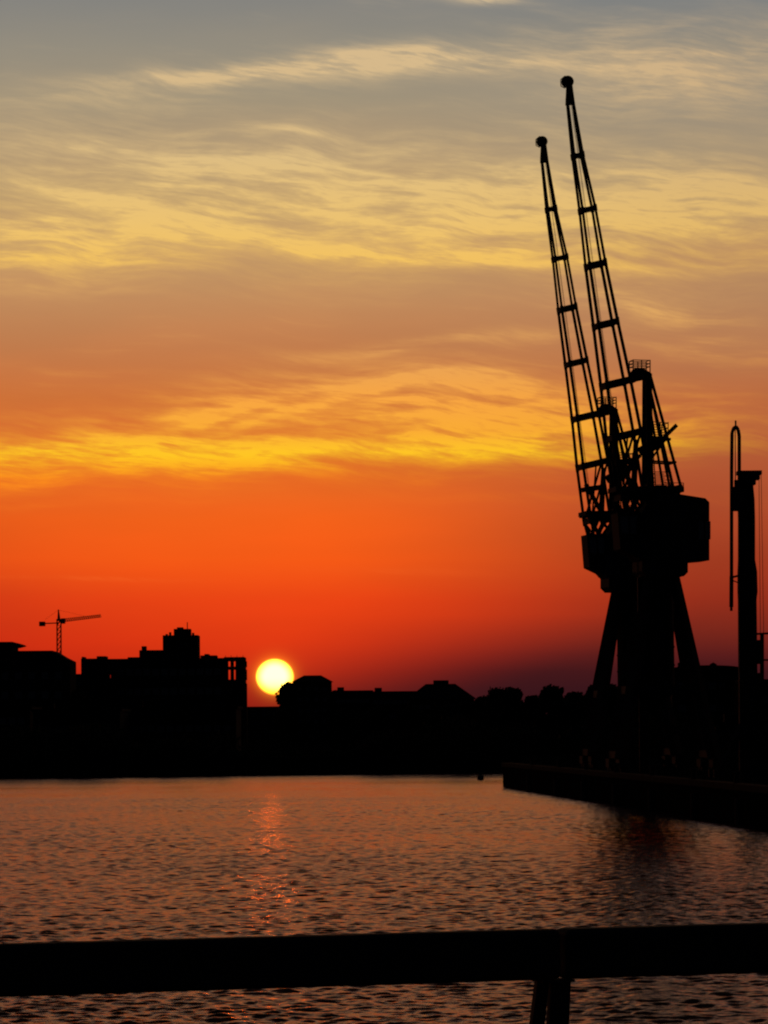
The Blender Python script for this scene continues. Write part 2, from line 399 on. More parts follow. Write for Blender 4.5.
def make_dock_crane(cx, D, label, jx=0., jtop=(0., 0.), sup=0., duct=False):
    """every pixel below is measured on the nearer crane; the model is in metres"""
    base = P(cx, 771, D); base.z = QZ
    root = empty('dock_crane', base, label, 'crane', 'quay cranes with raised jibs')
    def Lc(x, y, v=0.):
        p = P(x + sup, y, DA) - baseA
        s_ = p.x / ca
        return Vector((s_ * ca - sa * v, s_ * sa + ca * v, p.z))
    st = MT['steel']
    # ---- portal: four splayed box legs on bogies
    ztop = Lc(662, 577).z
    def PP(a, q_, z): return QP * a + QD * q_ + Vector((0, 0, z))
    for sa_ in (-1, 1):
        for sq in (-1, 1):
            m = MB()
            m.bar(PP(sa_ * .78, sq * .8, ztop), PP(sa_ * 2.95, sq * 2.9, .85), .55, .5, .62, .6)
            leg = m.build('leg', st, root)
            w_ = MB()
            c0 = PP(sa_ * 2.95, sq * 2.9, .55)
            w_.bar(c0 - QD * 1.0, c0 + QD * 1.0, .5, .55)
            for o_ in (-.62, .62):
                cc = c0 + QD * o_ - Vector((0, 0, .22)); w_.tube(cc - QP * .14, cc + QP * .14, .32, .32, 16)
            w_.build('bogie', st, leg)
    for z_, t_ in ((ztop * .42, .5), (1.1, .45)):
        f = (ztop - z_) / (ztop - .85); ha = .78 + f * 2.17; hq = .8 + f * 2.1
        for sq in (-1, 1):
            if z_ > 2:
                m = MB(); m.bar(PP(-ha + .2, sq * hq, z_), PP(ha - .2, sq * hq, z_), t_, t_); m.build('portal_beam', st, root)
        for sa_ in (-1, 1):
            m = MB(); m.bar(PP(sa_ * ha, -hq + .2, z_), PP(sa_ * ha, hq - .2, z_), t_, t_); m.build('portal_beam', st, root)
    m = MB(); m.tube((0, 0, ztop * .42 - .3), (0, 0, ztop), .84, .84, 20)
    for k_ in range(6): m.tube((0, 0, ztop * .45 + k_ * 1.15), (0, 0, ztop * .45 + k_ * 1.15 + .1), .88, .88, 20)
    m.build('column', st, root)
    if duct:
        m = MB(); m.box(-1.45, -.86, -.4, .3, 0.02, ztop - .003); m.build('cable_duct', st, root)
    m = MB()                                     # zig-zag access stair inside the portal
    n_ = 4; hz_ = ztop * .42 / n_
    for k_ in range(n_):
        s_ = 1 if k_ % 2 else -1
        for o_ in (0, .7): m.bar((-s_ * .9 , -.35 + o_, k_ * hz_ + .1), (s_ * .9, -.35 + o_, (k_ + 1) * hz_), .06, .22)
        for j in range(9):
            t = (j + .5) / 9; m.box(-s_ * .9 + 2 * s_ * .9 * t - .12, -s_ * .9 + 2 * s_ * .9 * t + .12, -.35, .35, k_ * hz_ + .1 + t * (hz_ - .1), k_ * hz_ + .14 + t * (hz_ - .1))
        m.box(s_ * .9 - .1, s_ * .9 + .6, -.45, .45, (k_ + 1) * hz_ - .05, (k_ + 1) * hz_ + .02)
    m.build('stair', st, root)
    # ---- slewing platform
    def prism(name, poly, v0, v1, m_, parent=root, bevel=0):
        mm = MB(); n = len(poly)
        mm.v += [tuple(Lc(x, y, v0)) for x, y in poly] + [tuple(Lc(x, y, v1)) for x, y in poly]
        mm.f.append(tuple(range(n))); mm.f.append(tuple(reversed(range(n, 2 * n))))
        for i in range(n): j = (i + 1) % n; mm.f.append((i, n + i, n + j, j))
        return mm.build(name, m_, parent, bevel=bevel)
    m = MB(); zb = Lc(660, 577).z
    m.tube((0, 0, zb), (0, 0, zb + .25), 1.35, 1.35, 28); m.tube((0, 0, zb + .25), (0, 0, zb + 1.1), 1.55, 1.55, 28)
    m.build('slewing_ring', st, root)
    prism('slewing_platform', [(637, 561), (683, 559), (683, 573), (679, 577), (642, 577), (637, 572)], -1.45, 1.45, st)
    # ---- machinery house (rear) and body
    mh = prism('machine_house', [(634, 519), (646, 500), (652, 494.5), (674, 495), (701, 499), (705, 503), (705, 561), (688, 562.5), (684, 558), (634, 560)], -1.35, 1.35, MT['steel2'])
    prism('roof_hatch', [(678, 497.5), (690, 498.5), (690, 501.5), (678, 500.5)], -.5, .5, st, mh)
    for x0, x1 in ((694, 699), (701, 706)):
        prism('louvre', [(x0, 522), (x1, 522), (x1, 540), (x0, 540)], -1.39, -1.36, MT['glass'], mh)
    prism('house_door', [(664, 528), (675, 528), (675, 557), (664, 557)], -1.40, -1.36, st, mh)
    # ---- driver's cab (front)
    cab = prism('driver_cab', [(614, 514), (636, 512), (636, 562), (630, 556), (617, 550)], -.95, 1.1, st)
    prism('cab_window', [(616.5, 518), (624, 517.5), (625, 535), (618, 534)], -.98, -.955, MT['glass'], cab)
    prism('cab_window', [(626, 517.5), (633, 517), (633, 535), (627, 535)], -.98, -.955, MT['glass'], cab)
    # ---- platform on lattice posts
    m = MB()
    A_, B_ = (613, 491), (679, 490)
    for v in (-1.25, 1.25):
        m.bar(Lc(*A_, v), Lc(*B_, v), .3, .38)
        for x0, x1 in ((616, 626), (636, 626), (636, 650), (650, 664), (676, 664)): m.bar(Lc(x0, 491, v), Lc(x1, 516, v), .17, .17)
    for x in (613.5, 630, 645, 660, 678): m.bar(Lc(x, 490.5, -1.25), Lc(x, 490.5, 1.25), .25, .3)
    m.build('upper_platform', st, root)
    # ---- tower (A-frame)
    m = MB()
    for v in (-.8, .8):
        m.bar(Lc(647, 375, v * .6), Lc(647.5, 500, v), .40, .34)
        m.tube(Lc(649, 378, v * .6), Lc(678, 490, v * 1.3), .10)
        m.tube(Lc(650, 398, v * .6), Lc(667, 490, v * 1.1), .085)
        m.tube(Lc(652, 440, v), Lc(668, 440, v), .09)
        m.tube(Lc(650, 462, v), Lc(672, 463, v), .06)
        m.tube(Lc(647, 462, v), Lc(663, 440, v), .07)
    for y in (378, 398, 420, 442, 466, 486): m.bar(Lc(647, y, -.8), Lc(647, y, .8), .2, .2)
    for y in (440, 463, 486): m.tube(Lc(650 + (y - 378) * .26, y, -1.0), Lc(650 + (y - 378) * .26, y, 1.0), .08)
    tower = m.build('tower', st, root)
    m = MB()
    poly = [(629, 383), (630, 374), (634, 369), (642, 369), (650, 374), (650, 384), (645, 384), (643, 379), (637, 377), (634, 383)]
    prism('tower_head', poly, -.45, .45, st, tower)
    m = MB()                                     # top guard rail
    for v in (-.55, .55):
        for y in (361, 364.2, 367.4): m.tube(Lc(631, y, v), Lc(648, y + .3, v), .03, n=5)
        for x in (631, 639.5, 648): m.tube(Lc(x, 361, v), Lc(x, 374, v), .04, n=5)
    for y in (361, 364.2, 367.4):
        for x in (631, 648): m.tube(Lc(x, y, -.55), Lc(x, y, .55), .03, n=5)
    m.build('guard_rail', st, tower)
    m = MB()                                     # mid landing and rail
    m.bar(Lc(650, 440, 0), Lc(666, 440, 0), 1.8, .16)
    for v in (-.9, .9):
        for y in (423, 428, 433): m.tube(Lc(650, y, v), Lc(665, y + 1, v), .028, n=5)
        for x in (657, 665): m.tube(Lc(x, 423, v), Lc(x, 440, v), .035, n=5)
    for y in (423, 428, 433): m.tube(Lc(665, y + 1, -.9), Lc(665, y + 1, .9), .028, n=5)
    m.build('landing', st, tower)
    m = MB()                                     # ladder between landing and platform
    for v in (-.25, .25): m.tube(Lc(651.5, 440, v), Lc(655, 490, v), .035, n=5); m.tube(Lc(668, 470, v), Lc(671, 490, v), .03, n=5)
    for k_ in range(26): y = 441 + k_ * 1.9; x = 651.5 + (y - 440) * .07; m.tube(Lc(x, y, -.25), Lc(x, y, .25), .02, n=5)
    for v in (-1.0, 1.0):
        for y in (473, 477, 481, 485): m.tube(Lc(651, y, v), Lc(668 + (y - 473) * .2, y, v), .028, n=5)
    m.build('ladder', st, tower)
    m = MB()                                     # balance lever with its ballast end
    m.bar(Lc(640, 452, .3), Lc(664, 438, .3), .3, .55); m.bar(Lc(664, 438, .3), Lc(678, 424.5, .3), .2, .24)
    prism('ballast_block', [(648, 436), (664, 437), (662, 446), (652, 452), (646, 448)], -.35, .35, st, tower)
    m.build('balance_lever', st, root)
    # ---- jib: four tubular chords joined by deep battens
    dxt, dyt = jtop
    def J(x, y, v):
        f = (500 - y) / 400
        return Lc(x + jx + dxt * f, y + dyt * f, v)
    ys = [100, 157.5, 211, 266, 325, 384, 436, 495]
    lf = {93: 567.5, 100: 566.4, 157.5: 572.8, 211: 580.6, 266: 587.2, 325: 595.6, 384: 603.6, 436: 609.6, 495: 618}
    rt = {93: 569.5, 100: 571.6, 157.5: 581.3, 211: 593.2, 266: 602.8, 325: 614.6, 384: 627, 436: 637, 495: 647}
    def hw(y): return .10 + (max(0, y - 110) / 385) ** .8 * 1.12
    jib = MB(); slope = lambda y: -(rt[y] - lf[y]) * .24
    for sv in (-1, 1):
        for y0, y1 in zip(ys, ys[1:]):
            for dct, k_ in ((lf, 0), (rt, 1)):
                o0 = (slope(y0) if k_ else 0); o1 = (slope(y1) if k_ else 0)
                jib.tube(J(dct[y0], y0 + o0 - (o0 / 2 if k_ else -abs(slope(y0)) / 2), sv * hw(y0)), J(dct[y1], y1 + o1 - (o1 / 2 if k_ else -abs(slope(y1)) / 2), sv * hw(y1)), .088 + .018 * (y0 > 250), n=8)
    def corner(y, side, sv):
        s_ = abs(slope(y)) / 2
        return J(lf[y] if side < 0 else rt[y], y + s_ if side < 0 else y - s_, sv * hw(y))
    for y in ys[1:]:
        t_ = .24 + .10 * (y > 250) + (.06 if y > 370 else 0)
        for sv in (-1, 1): jib.bar(corner(y, -1, sv), corner(y, 1, sv), .14, t_ + .04)
        for sd in (-1, 1):
            jib.bar(corner(y, sd, -1), corner(y, sd, 1), .14, t_)
            for sv in (-1, 1):
                c_ = corner(y, sd, sv); ax = (J(570, 100, 0) - J(630, 495, 0)).normalized()
                jib.tube(c_ - ax * (.08 + t_ * .5), c_ + ax * (.08 + t_ * .5), .125, n=8)   # gusset sleeves
    for sv in (-1, 1):                            # braced foot panel
        jib.tube(corner(436, 1, sv), corner(495, -1, sv), .08)
        jib.tube(corner(436, 1, sv) * .78 + corner(436, -1, sv) * .22, corner(495, -1, sv) * .7 + corner(495, 1, sv) * .3, .06)
        jib.tube(corner(495, -1, sv), Lc(622, 516, sv * 1.0), .10)
        jib.tube(corner(495, 1, sv), Lc(630, 516, sv * 1.0), .10)
        jib.tube(corner(495, -1, sv), Lc(630, 515, sv * 1.0), .07)
        jib.tube(corner(495, 1, sv) * .5 + corner(495, -1, sv) * .5, Lc(624, 515, sv * 1.0), .06)
    # solid tapering nose
    a0, a1 = J(568.7, 88, 0), J(569.6, 107, 0)
    jib.bar(a0, a1, .40, .40, .62, .36)
    jo = jib.build('jib', st, root, smooth=False)
    m = MB(); c_ = J(566.9, 84, 0)
    m.tube(c_ + Vector((sa, -ca, 0)) * .17, c_ - Vector((sa, -ca, 0)) * .17, .38, .38, 24)
    m.tube(c_ + Vector((sa, -ca, 0)) * .24, c_ - Vector((sa, -ca, 0)) * .24, .14, .14, 12)
    m.build('sheave', st, jo)
    for v in (-.2, .2):
        m = MB(); m.path([J(564, 78.5, v), J(560.6, 81.5, v), J(560.8, 88, v), J(565, 90, v)], .03, 5); m.build('sheave_guard', st, jo)
    # luffing rack from tower head to jib, and ropes
    for v in (-.3, .3):
        m = MB(); m.bar(Lc(642, 378, v), corner(384, 1, v), .16, .3); m.build('luffing_rack', st, root)
    m = MB()
    for v in (-.35, .35): m.bar(Lc(634, 500, v), J(636, 440, v), .14, .2); m.bar(Lc(640, 500, v), J(616, 458, v), .12, .16)
    m.bar(J(613, 464, -.5), J(634, 461, -.5), .2, .34); m.bar(J(613, 464, .5), J(634, 461, .5), .2, .34)
    m.build('luffing_gear', st, root)
    m = MB()
    for v in (-.12, .12): m.tube(J(568.5, 90, v), J(622, 480, v), .012, n=4)
    m.build('hoist_rope', st, root)
    # working lights / rail on the upper platform
    for v in (-1.3, 1.3):
        m = MB(); m.tube(Lc(660, 484, v), Lc(679, 484, v), .025, n=5); m.tube(Lc(679, 484, v), Lc(679, 490, v), .03, n=5)
        m.build('platform_rail', st, root)
    return root
make_dock_crane(662.5, DA, 'nearer and taller quay crane with steep lattice jib and big machine house on its right', duct=True)
make_dock_crane(630.5, 290.0, 'slightly lower quay crane behind the taller one, its raised jib the left of the pair', 0, (0, -5), -3.5)

# ------------------------------------------------------------------ slim mast crane at the right edge
DC = 230.0
bC = P(748, 783, DC); bC.z = QZ
root = empty('mast_crane', bC, 'slim dock crane with one thick upright mast and folded narrow jib at the right edge', 'crane')
def Lm(x, y, v=0.): p = P(x, y, DC) - bC; return Vector((p.x, v, p.z))
st = MT['steel']
m = MB()
prof = [(484, 738.5, 752.5), (500, 738, 754), (520, 738.5, 754.5), (560, 738.5, 754.5), (572, 738, 756.5), (592, 738, 757), (600, 738.4, 756), (690, 739, 757), (783, 739.5, 758)]
for y0, a0, b0 in prof:
    q0 = Lm(a0, y0); q1 = Lm(b0, y0); m.v += [(q0.x, -.42, q0.z), (q1.x, -.42, q0.z), (q1.x, .42, q0.z), (q0.x, .42, q0.z)]
for i in range(len(prof) - 1):
    for j in range(4): k_ = (j + 1) % 4; m.f.append((4 * i + j, 4 * i + k_, 4 * i + 4 + k_, 4 * i + 4 + j))
m.f += [(0, 1, 2, 3), tuple(len(m.v) - 4 + j for j in (3, 2, 1, 0))]
mast = m.build('mast', st, root)
m = MB()
for x0, x1, y0, y1 in ((737, 761, 471, 475), (740, 759, 475, 480), (741, 755, 480, 485)):
    a = Lm(x0, y1); c = Lm(x1, y0); m.box(a.x, c.x, -.6, .6, a.z, c.z + .002)
head = m.build('mast_head', st, root)
m = MB()                                          # narrow folded jib: long bars joined by an arched end
for v in (-.18, .18):
    pts = [Lm(739.3, 486, v), Lm(739.2, 436, v), Lm(738.2, 430, v), Lm(736, 426.5, v), Lm(733.6, 428, v), Lm(732, 433, v), Lm(731.6, 470, v), Lm(731.5, 578, v)]
    m.path(pts, .085, 8)
for y in (440, 462, 490, 520, 550): m.tube(Lm(731.7, y, -.18), Lm(731.7, y, .18), .04, n=5)
m.tube(Lm(735.6, 420.5), Lm(735.8, 428), .05)
m.tube(Lm(735.2, 428), Lm(735.4, 500), .028)
jb = m.build('jib', st, root)
m = MB(); m.bar(Lm(731.5, 576), Lm(731.3, 607), .21, .24); m.bar(Lm(731.3, 607), Lm(731.3, 611), .14, .14)
m.build('jib_end', st, jb)
m = MB()
a = Lm(733, 511); c = Lm(740, 487); m.box(a.x, c.x, -.4, .4, a.z, c.z)
a = Lm(734.5, 487); c = Lm(739, 480); m.box(a.x, c.x, -.25, .25, a.z, c.z)
m.build('winch_box', st, root)
m = MB(); m.bar(Lm(731.5, 577.5), Lm(739, 575.5), .1, .12); m.bar(Lm(731.5, 580), Lm(739, 583), .06, .06)
m.build('bracket', st, root)
m = MB(); m.tube(Lm(759, 478), Lm(760.5, 640), .016, n=4); m.tube(Lm(761.5, 474, .2), Lm(764, 636, .2), .016, n=4)
m.build('rope', st, root)
m = MB()
for v in (-.3, .3):
    m.bar(Lm(762, 783, v), Lm(762, 634, v), .16, .16); m.tube(Lm(756, 634, v), Lm(776, 633, v), .06, n=6)
    m.tube(Lm(776, 633, v), Lm(777, 783, v), .07, n=6)
    for y in (660, 690, 720, 750): m.tube(Lm(757, y, v), Lm(777, y, v), .05, n=6)
a = Lm(757, 664); c = Lm(762, 640); m.box(a.x, c.x, -.28, .28, a.z, c.z)
a = Lm(757, 783); c = Lm(762, 682); m.box(a.x, c.x, -.28, .28, a.z, c.z)
m.build('access_frame', st, root)
m = MB()
for sx_ in (-1, 1):
    for sy_ in (-1, 1):
        m.bar((.0, 0, 3.4), (sx_ * 1.7, sy_ * 1.7, .35), .3, .3); m.box(sx_ * 1.7 - .35, sx_ * 1.7 + .35, sy_ * 1.7 - .35, sy_ * 1.7 + .35, 0, .45)
m.build('foot_frame', st, root)

# ------------------------------------------------------------------ tower crane far left
DT = 1300.0
bt = P(59.5, 740, DT); bt.z = QZ
root = empty('tower_crane', bt, 'distant tower crane with a thin horizontal jib above the far left roofs', 'crane')
def Lt(x, y, v=0.): p = P(x, y, DT) - bt; return Vector((p.x, v, p.z))
m = MB(); hw_ = .62; zt = Lt(59, 619).z
for sx_ in (-1, 1):
    for sy_ in (-1, 1): m.bar((sx_ * hw_, sy_ * hw_, 0), (sx_ * hw_, sy_ * hw_, zt), .3)
z = 0.
while z < zt - 1.6:
    for s_ in (-1, 1):
        m.bar((-hw_, s_ * hw_, z), (hw_, s_ * hw_, z + 1.6), .18); m.bar((s_ * hw_, -hw_, z), (s_ * hw_, hw_, z + 1.6), .18)
        m.bar((-hw_, s_ * hw_, z), (hw_, s_ * hw_, z), .12)
    z += 1.6
m.build('mast', MT['steel'], root)
m = MB(); th = 1.0
def JT(x, y, dzv=0., w_=0.): p = Lt(x, y); return Vector((p.x, p.x * .75 + w_, p.z + dzv))
for w_ in (-.5, .5): m.bar(JT(58, 622.5, 0, w_), JT(99, 616.2, 0, w_), .16)
m.bar(JT(58, 622.5, 1.0), JT(97, 616.4, .6), .14)
for k_ in range(20):
    x0 = 59 + k_ * 2; yb = lambda x: 622.5 - (x - 58) * .154
    for w_ in (-.5, .5): m.bar(JT(x0, yb(x0), 0, w_), JT(x0 + 1, yb(x0 + 1), 1.0), .13); m.bar(JT(x0 + 1, yb(x0 + 1), 1.0), JT(x0 + 2, yb(x0 + 2), 0, w_), .09)
m.build('jib', MT['steel'], root)
m = MB(); m.bar(JT(58, 623), JT(41, 624), .9, .35); m.build('counter_jib', MT['steel'], root)
m = MB(); a = JT(40.5, 626.5); c = JT(46, 622); m.box(a.x, c.x, a.y - 1, a.y + 2, a.z, c.z); m.build('counterweight', MT['conc'], root)
m = MB(); m.bar(Lt(59, 621), Lt(58.4, 609.5), 1.0, 1.0, .3, .3); m.build('tower_peak', MT['steel'], root)
m = MB(); m.box(.7, 2.0, -.8, .8, zt - 1.5, zt + .2); m.build('cab', MT['glass'], root)
m = MB()
for q_ in ((46, 622.5), (84, 618.6)): m.bar(Lt(58.4, 610), JT(q_[0], q_[1], .9), .05)
m.build('tie', MT['steel'], root)

# ------------------------------------------------------------------ buildings
def bl(x0, x1, y, D):
    """width and height of a block whose roof line shows at row y between columns x0 and x1"""
    p0 = P(x0, y, D); p1 = P(x1, y, D); return p0.x, p1.x, (p0.z + p1.z) / 2 - QZ
def window_rows(root, x0, x1, z0, z1, ww, wh, nx, nz, yf, m=None):
    proto = None
    for i in range(nx):
        for j in range(nz):
            cx_ = x0 + (i + .5) * (x1 - x0) / nx; cz = z0 + (j + .5) * (z1 - z0) / nz
            if proto is None:
                b_ = MB(); b_.box(-ww / 2, ww / 2, -.05, .02, -wh / 2, wh / 2); proto = b_.build('window', MT['glass'], root); o = proto
                f_ = MB()
                for s_ in (-1, 1): f_.box(s_ * ww / 2 - .06, s_ * ww / 2 + .06, -.09, .0, -wh / 2 - .06, wh / 2 + .06)
                f_.box(-ww / 2 + .07, ww / 2 - .07, -.09, .0, -wh / 2 - .06, -wh / 2 + .04); f_.box(-ww / 2 + .07, ww / 2 - .07, -.09, .0, wh / 2 - .04, wh / 2 + .06)
                f_.build('frame', MT['roof'], o)
            else: o = copy_tree(proto, root)
            o.location = (cx_, yf, cz)

# A: broad block with overhanging roof, far left
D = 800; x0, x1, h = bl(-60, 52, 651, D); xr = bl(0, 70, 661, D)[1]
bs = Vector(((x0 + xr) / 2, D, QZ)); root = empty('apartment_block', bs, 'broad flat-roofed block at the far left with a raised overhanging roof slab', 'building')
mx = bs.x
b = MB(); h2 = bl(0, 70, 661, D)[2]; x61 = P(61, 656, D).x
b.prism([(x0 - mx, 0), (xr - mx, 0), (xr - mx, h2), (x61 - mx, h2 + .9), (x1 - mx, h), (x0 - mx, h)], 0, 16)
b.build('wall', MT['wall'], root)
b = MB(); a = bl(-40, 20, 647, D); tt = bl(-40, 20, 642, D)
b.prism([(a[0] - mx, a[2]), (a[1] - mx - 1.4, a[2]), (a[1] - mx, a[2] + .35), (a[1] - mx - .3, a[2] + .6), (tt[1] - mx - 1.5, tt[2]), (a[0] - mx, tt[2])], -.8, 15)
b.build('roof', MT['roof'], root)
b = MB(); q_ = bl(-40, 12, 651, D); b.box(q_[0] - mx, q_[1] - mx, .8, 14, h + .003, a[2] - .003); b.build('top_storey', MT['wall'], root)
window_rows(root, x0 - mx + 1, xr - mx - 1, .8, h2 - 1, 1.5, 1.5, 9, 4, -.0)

# B: concrete block being built, with open frame on its right end
D = 900
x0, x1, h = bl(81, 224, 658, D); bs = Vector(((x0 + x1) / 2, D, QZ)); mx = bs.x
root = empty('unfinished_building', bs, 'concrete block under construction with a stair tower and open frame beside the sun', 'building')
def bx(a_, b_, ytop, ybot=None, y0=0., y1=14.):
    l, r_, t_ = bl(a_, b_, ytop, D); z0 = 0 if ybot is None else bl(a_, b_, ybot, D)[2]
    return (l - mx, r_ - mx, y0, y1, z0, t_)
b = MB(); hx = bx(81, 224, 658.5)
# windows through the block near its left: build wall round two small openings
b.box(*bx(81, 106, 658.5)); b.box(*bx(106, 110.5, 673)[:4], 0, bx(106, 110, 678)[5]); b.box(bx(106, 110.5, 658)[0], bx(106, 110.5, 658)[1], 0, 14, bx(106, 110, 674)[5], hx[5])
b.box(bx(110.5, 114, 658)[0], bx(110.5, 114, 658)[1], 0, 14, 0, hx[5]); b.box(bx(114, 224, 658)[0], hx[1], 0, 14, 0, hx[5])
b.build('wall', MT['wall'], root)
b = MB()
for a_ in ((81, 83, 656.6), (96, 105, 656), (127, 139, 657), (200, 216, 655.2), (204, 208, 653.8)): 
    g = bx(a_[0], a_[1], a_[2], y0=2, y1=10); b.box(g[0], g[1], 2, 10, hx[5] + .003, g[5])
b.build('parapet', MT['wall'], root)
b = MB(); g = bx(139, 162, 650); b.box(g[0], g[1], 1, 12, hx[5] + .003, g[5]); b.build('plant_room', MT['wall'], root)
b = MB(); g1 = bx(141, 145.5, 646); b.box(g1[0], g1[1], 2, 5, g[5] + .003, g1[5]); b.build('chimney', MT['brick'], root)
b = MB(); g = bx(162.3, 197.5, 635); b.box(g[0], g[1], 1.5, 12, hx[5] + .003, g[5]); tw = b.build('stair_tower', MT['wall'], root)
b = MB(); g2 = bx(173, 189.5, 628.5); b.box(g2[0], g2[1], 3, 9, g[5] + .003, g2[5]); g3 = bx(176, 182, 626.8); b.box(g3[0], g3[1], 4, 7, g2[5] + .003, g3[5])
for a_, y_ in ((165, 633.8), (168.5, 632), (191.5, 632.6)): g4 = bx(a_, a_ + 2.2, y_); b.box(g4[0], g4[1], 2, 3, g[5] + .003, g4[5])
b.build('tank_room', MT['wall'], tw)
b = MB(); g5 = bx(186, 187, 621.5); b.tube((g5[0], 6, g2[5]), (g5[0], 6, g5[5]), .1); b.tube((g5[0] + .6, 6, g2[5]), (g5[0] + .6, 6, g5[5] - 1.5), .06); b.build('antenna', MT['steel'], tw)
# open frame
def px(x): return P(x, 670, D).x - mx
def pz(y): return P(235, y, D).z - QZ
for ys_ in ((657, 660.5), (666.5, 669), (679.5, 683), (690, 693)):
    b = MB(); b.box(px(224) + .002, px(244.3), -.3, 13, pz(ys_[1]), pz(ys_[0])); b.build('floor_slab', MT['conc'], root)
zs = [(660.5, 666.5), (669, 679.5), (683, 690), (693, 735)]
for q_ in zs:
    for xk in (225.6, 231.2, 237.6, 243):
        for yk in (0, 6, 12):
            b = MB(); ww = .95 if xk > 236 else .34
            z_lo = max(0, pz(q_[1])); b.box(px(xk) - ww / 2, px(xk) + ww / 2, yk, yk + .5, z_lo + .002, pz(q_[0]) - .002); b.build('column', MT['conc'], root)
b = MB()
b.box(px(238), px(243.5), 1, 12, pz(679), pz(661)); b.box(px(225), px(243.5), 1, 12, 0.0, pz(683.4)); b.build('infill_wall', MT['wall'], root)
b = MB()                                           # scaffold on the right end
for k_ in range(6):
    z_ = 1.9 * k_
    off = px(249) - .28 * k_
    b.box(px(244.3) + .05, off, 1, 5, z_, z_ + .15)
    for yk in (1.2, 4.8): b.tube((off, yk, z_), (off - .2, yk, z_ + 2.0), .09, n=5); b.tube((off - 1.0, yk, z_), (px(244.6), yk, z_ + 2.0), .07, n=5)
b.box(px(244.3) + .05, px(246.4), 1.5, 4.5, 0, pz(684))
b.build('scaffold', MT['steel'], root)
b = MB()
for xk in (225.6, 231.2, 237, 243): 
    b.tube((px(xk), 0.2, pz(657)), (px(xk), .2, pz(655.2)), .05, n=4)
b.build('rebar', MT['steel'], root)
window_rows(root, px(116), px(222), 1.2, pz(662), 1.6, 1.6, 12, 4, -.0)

# low buildings and sheds along the far bank
def low_block(name, xa, xb, y, D, depth, label, cat, kind='flat', wallm='shed', group=None, nwin=0, eave=None):
    x0, x1, h = bl(xa, xb, y, D); bs = Vector(((x0 + x1) / 2, D, QZ)); W = (x1 - x0) / 2
    root = empty(name, bs, label, cat, group)
    b = MB(); r_ = MB()
    if kind == 'flat':
        b.box(-W, W, 0, depth, 0, h - .35); r_.box(-W - .25, W + .25, -.25, depth + .25, h - .347, h)
        r_.box(-W + 1, -W + 2.6, 2, 4, h + .003, h + .8)
    elif kind == 'gable':
        e = h - eave
        b.prism([(-W, 0), (W, 0), (W, e), (0, h - .12), (-W, e)], 0, depth)
        for s_ in (-1, 1): r_.bar((s_ * (W + .3), depth / 2, e - .05), (0, depth / 2, h + .03), depth + .8, .15)
    elif kind == 'hip':
        e = h - eave; b.box(-W, W, 0, depth, 0, e)
        k0 = len(r_.v); q_ = min(W * .55, depth * .5)
        r_.v += [(-W - .4, -.4, e + .003), (W + .4, -.4, e + .003), (W + .4, depth + .4, e + .003), (-W - .4, depth + .4, e + .003), (-W + q_, depth / 2, h), (W - q_, depth / 2, h)]
        r_.f += [(0, 1, 5, 4), (1, 2, 5), (2, 3, 4, 5), (3, 0, 4), (3, 2, 1, 0)]
    b.build('wall', MT[wallm], root); ro = r_.build('roof', MT['roof'], root)
    d_ = MB(); d_.box(-1.3, 1.3, -.08, -.002, 0.02, 2.6); do = d_.build('door', MT['steel2'], root)
    h_ = MB(); h_.box(1.0, 1.1, -.14, -.082, 1.1, 1.3); h_.build('handle', MT['steel'], do)
    if nwin: window_rows(root, -W + .6, W - .6, max(.8, 1.0), min(h - (eave or .4) - .4, h), 1.1, 1.0, nwin, max(1, int((h - (eave or .4)) // 3)), 0)
    return root, W, h
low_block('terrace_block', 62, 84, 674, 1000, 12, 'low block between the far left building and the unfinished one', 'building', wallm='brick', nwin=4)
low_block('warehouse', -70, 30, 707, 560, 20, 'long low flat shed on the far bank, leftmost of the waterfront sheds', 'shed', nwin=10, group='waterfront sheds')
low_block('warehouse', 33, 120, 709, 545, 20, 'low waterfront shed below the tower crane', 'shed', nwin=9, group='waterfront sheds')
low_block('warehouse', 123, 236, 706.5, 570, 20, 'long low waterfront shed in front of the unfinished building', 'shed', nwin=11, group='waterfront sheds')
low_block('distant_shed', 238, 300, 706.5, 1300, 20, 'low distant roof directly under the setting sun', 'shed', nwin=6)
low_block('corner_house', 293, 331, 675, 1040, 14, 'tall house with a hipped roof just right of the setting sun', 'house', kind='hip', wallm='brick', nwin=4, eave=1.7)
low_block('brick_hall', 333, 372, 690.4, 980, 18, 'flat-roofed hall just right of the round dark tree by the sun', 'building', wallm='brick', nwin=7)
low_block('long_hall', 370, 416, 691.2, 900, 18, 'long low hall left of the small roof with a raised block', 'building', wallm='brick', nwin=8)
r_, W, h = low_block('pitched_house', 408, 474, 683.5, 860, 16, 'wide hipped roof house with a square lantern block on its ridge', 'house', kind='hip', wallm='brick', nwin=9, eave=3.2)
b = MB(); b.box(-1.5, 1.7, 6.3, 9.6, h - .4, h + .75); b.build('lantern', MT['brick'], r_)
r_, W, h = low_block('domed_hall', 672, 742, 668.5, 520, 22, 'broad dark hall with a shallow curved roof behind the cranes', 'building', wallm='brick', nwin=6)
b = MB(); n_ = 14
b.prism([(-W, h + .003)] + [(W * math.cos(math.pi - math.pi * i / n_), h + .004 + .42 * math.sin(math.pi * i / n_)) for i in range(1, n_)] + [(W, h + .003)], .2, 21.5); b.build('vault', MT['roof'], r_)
b = MB(); u_ = P(717, 667, 520).x - r_.location.x; b.tube((u_, 6, h), (u_, 6, h + .62), .55, .45, 12); b.tube((u_, 6, h + .62), (u_, 6, h + .85), .45, .05, 12); b.build('cupola', MT['roof'], r_)
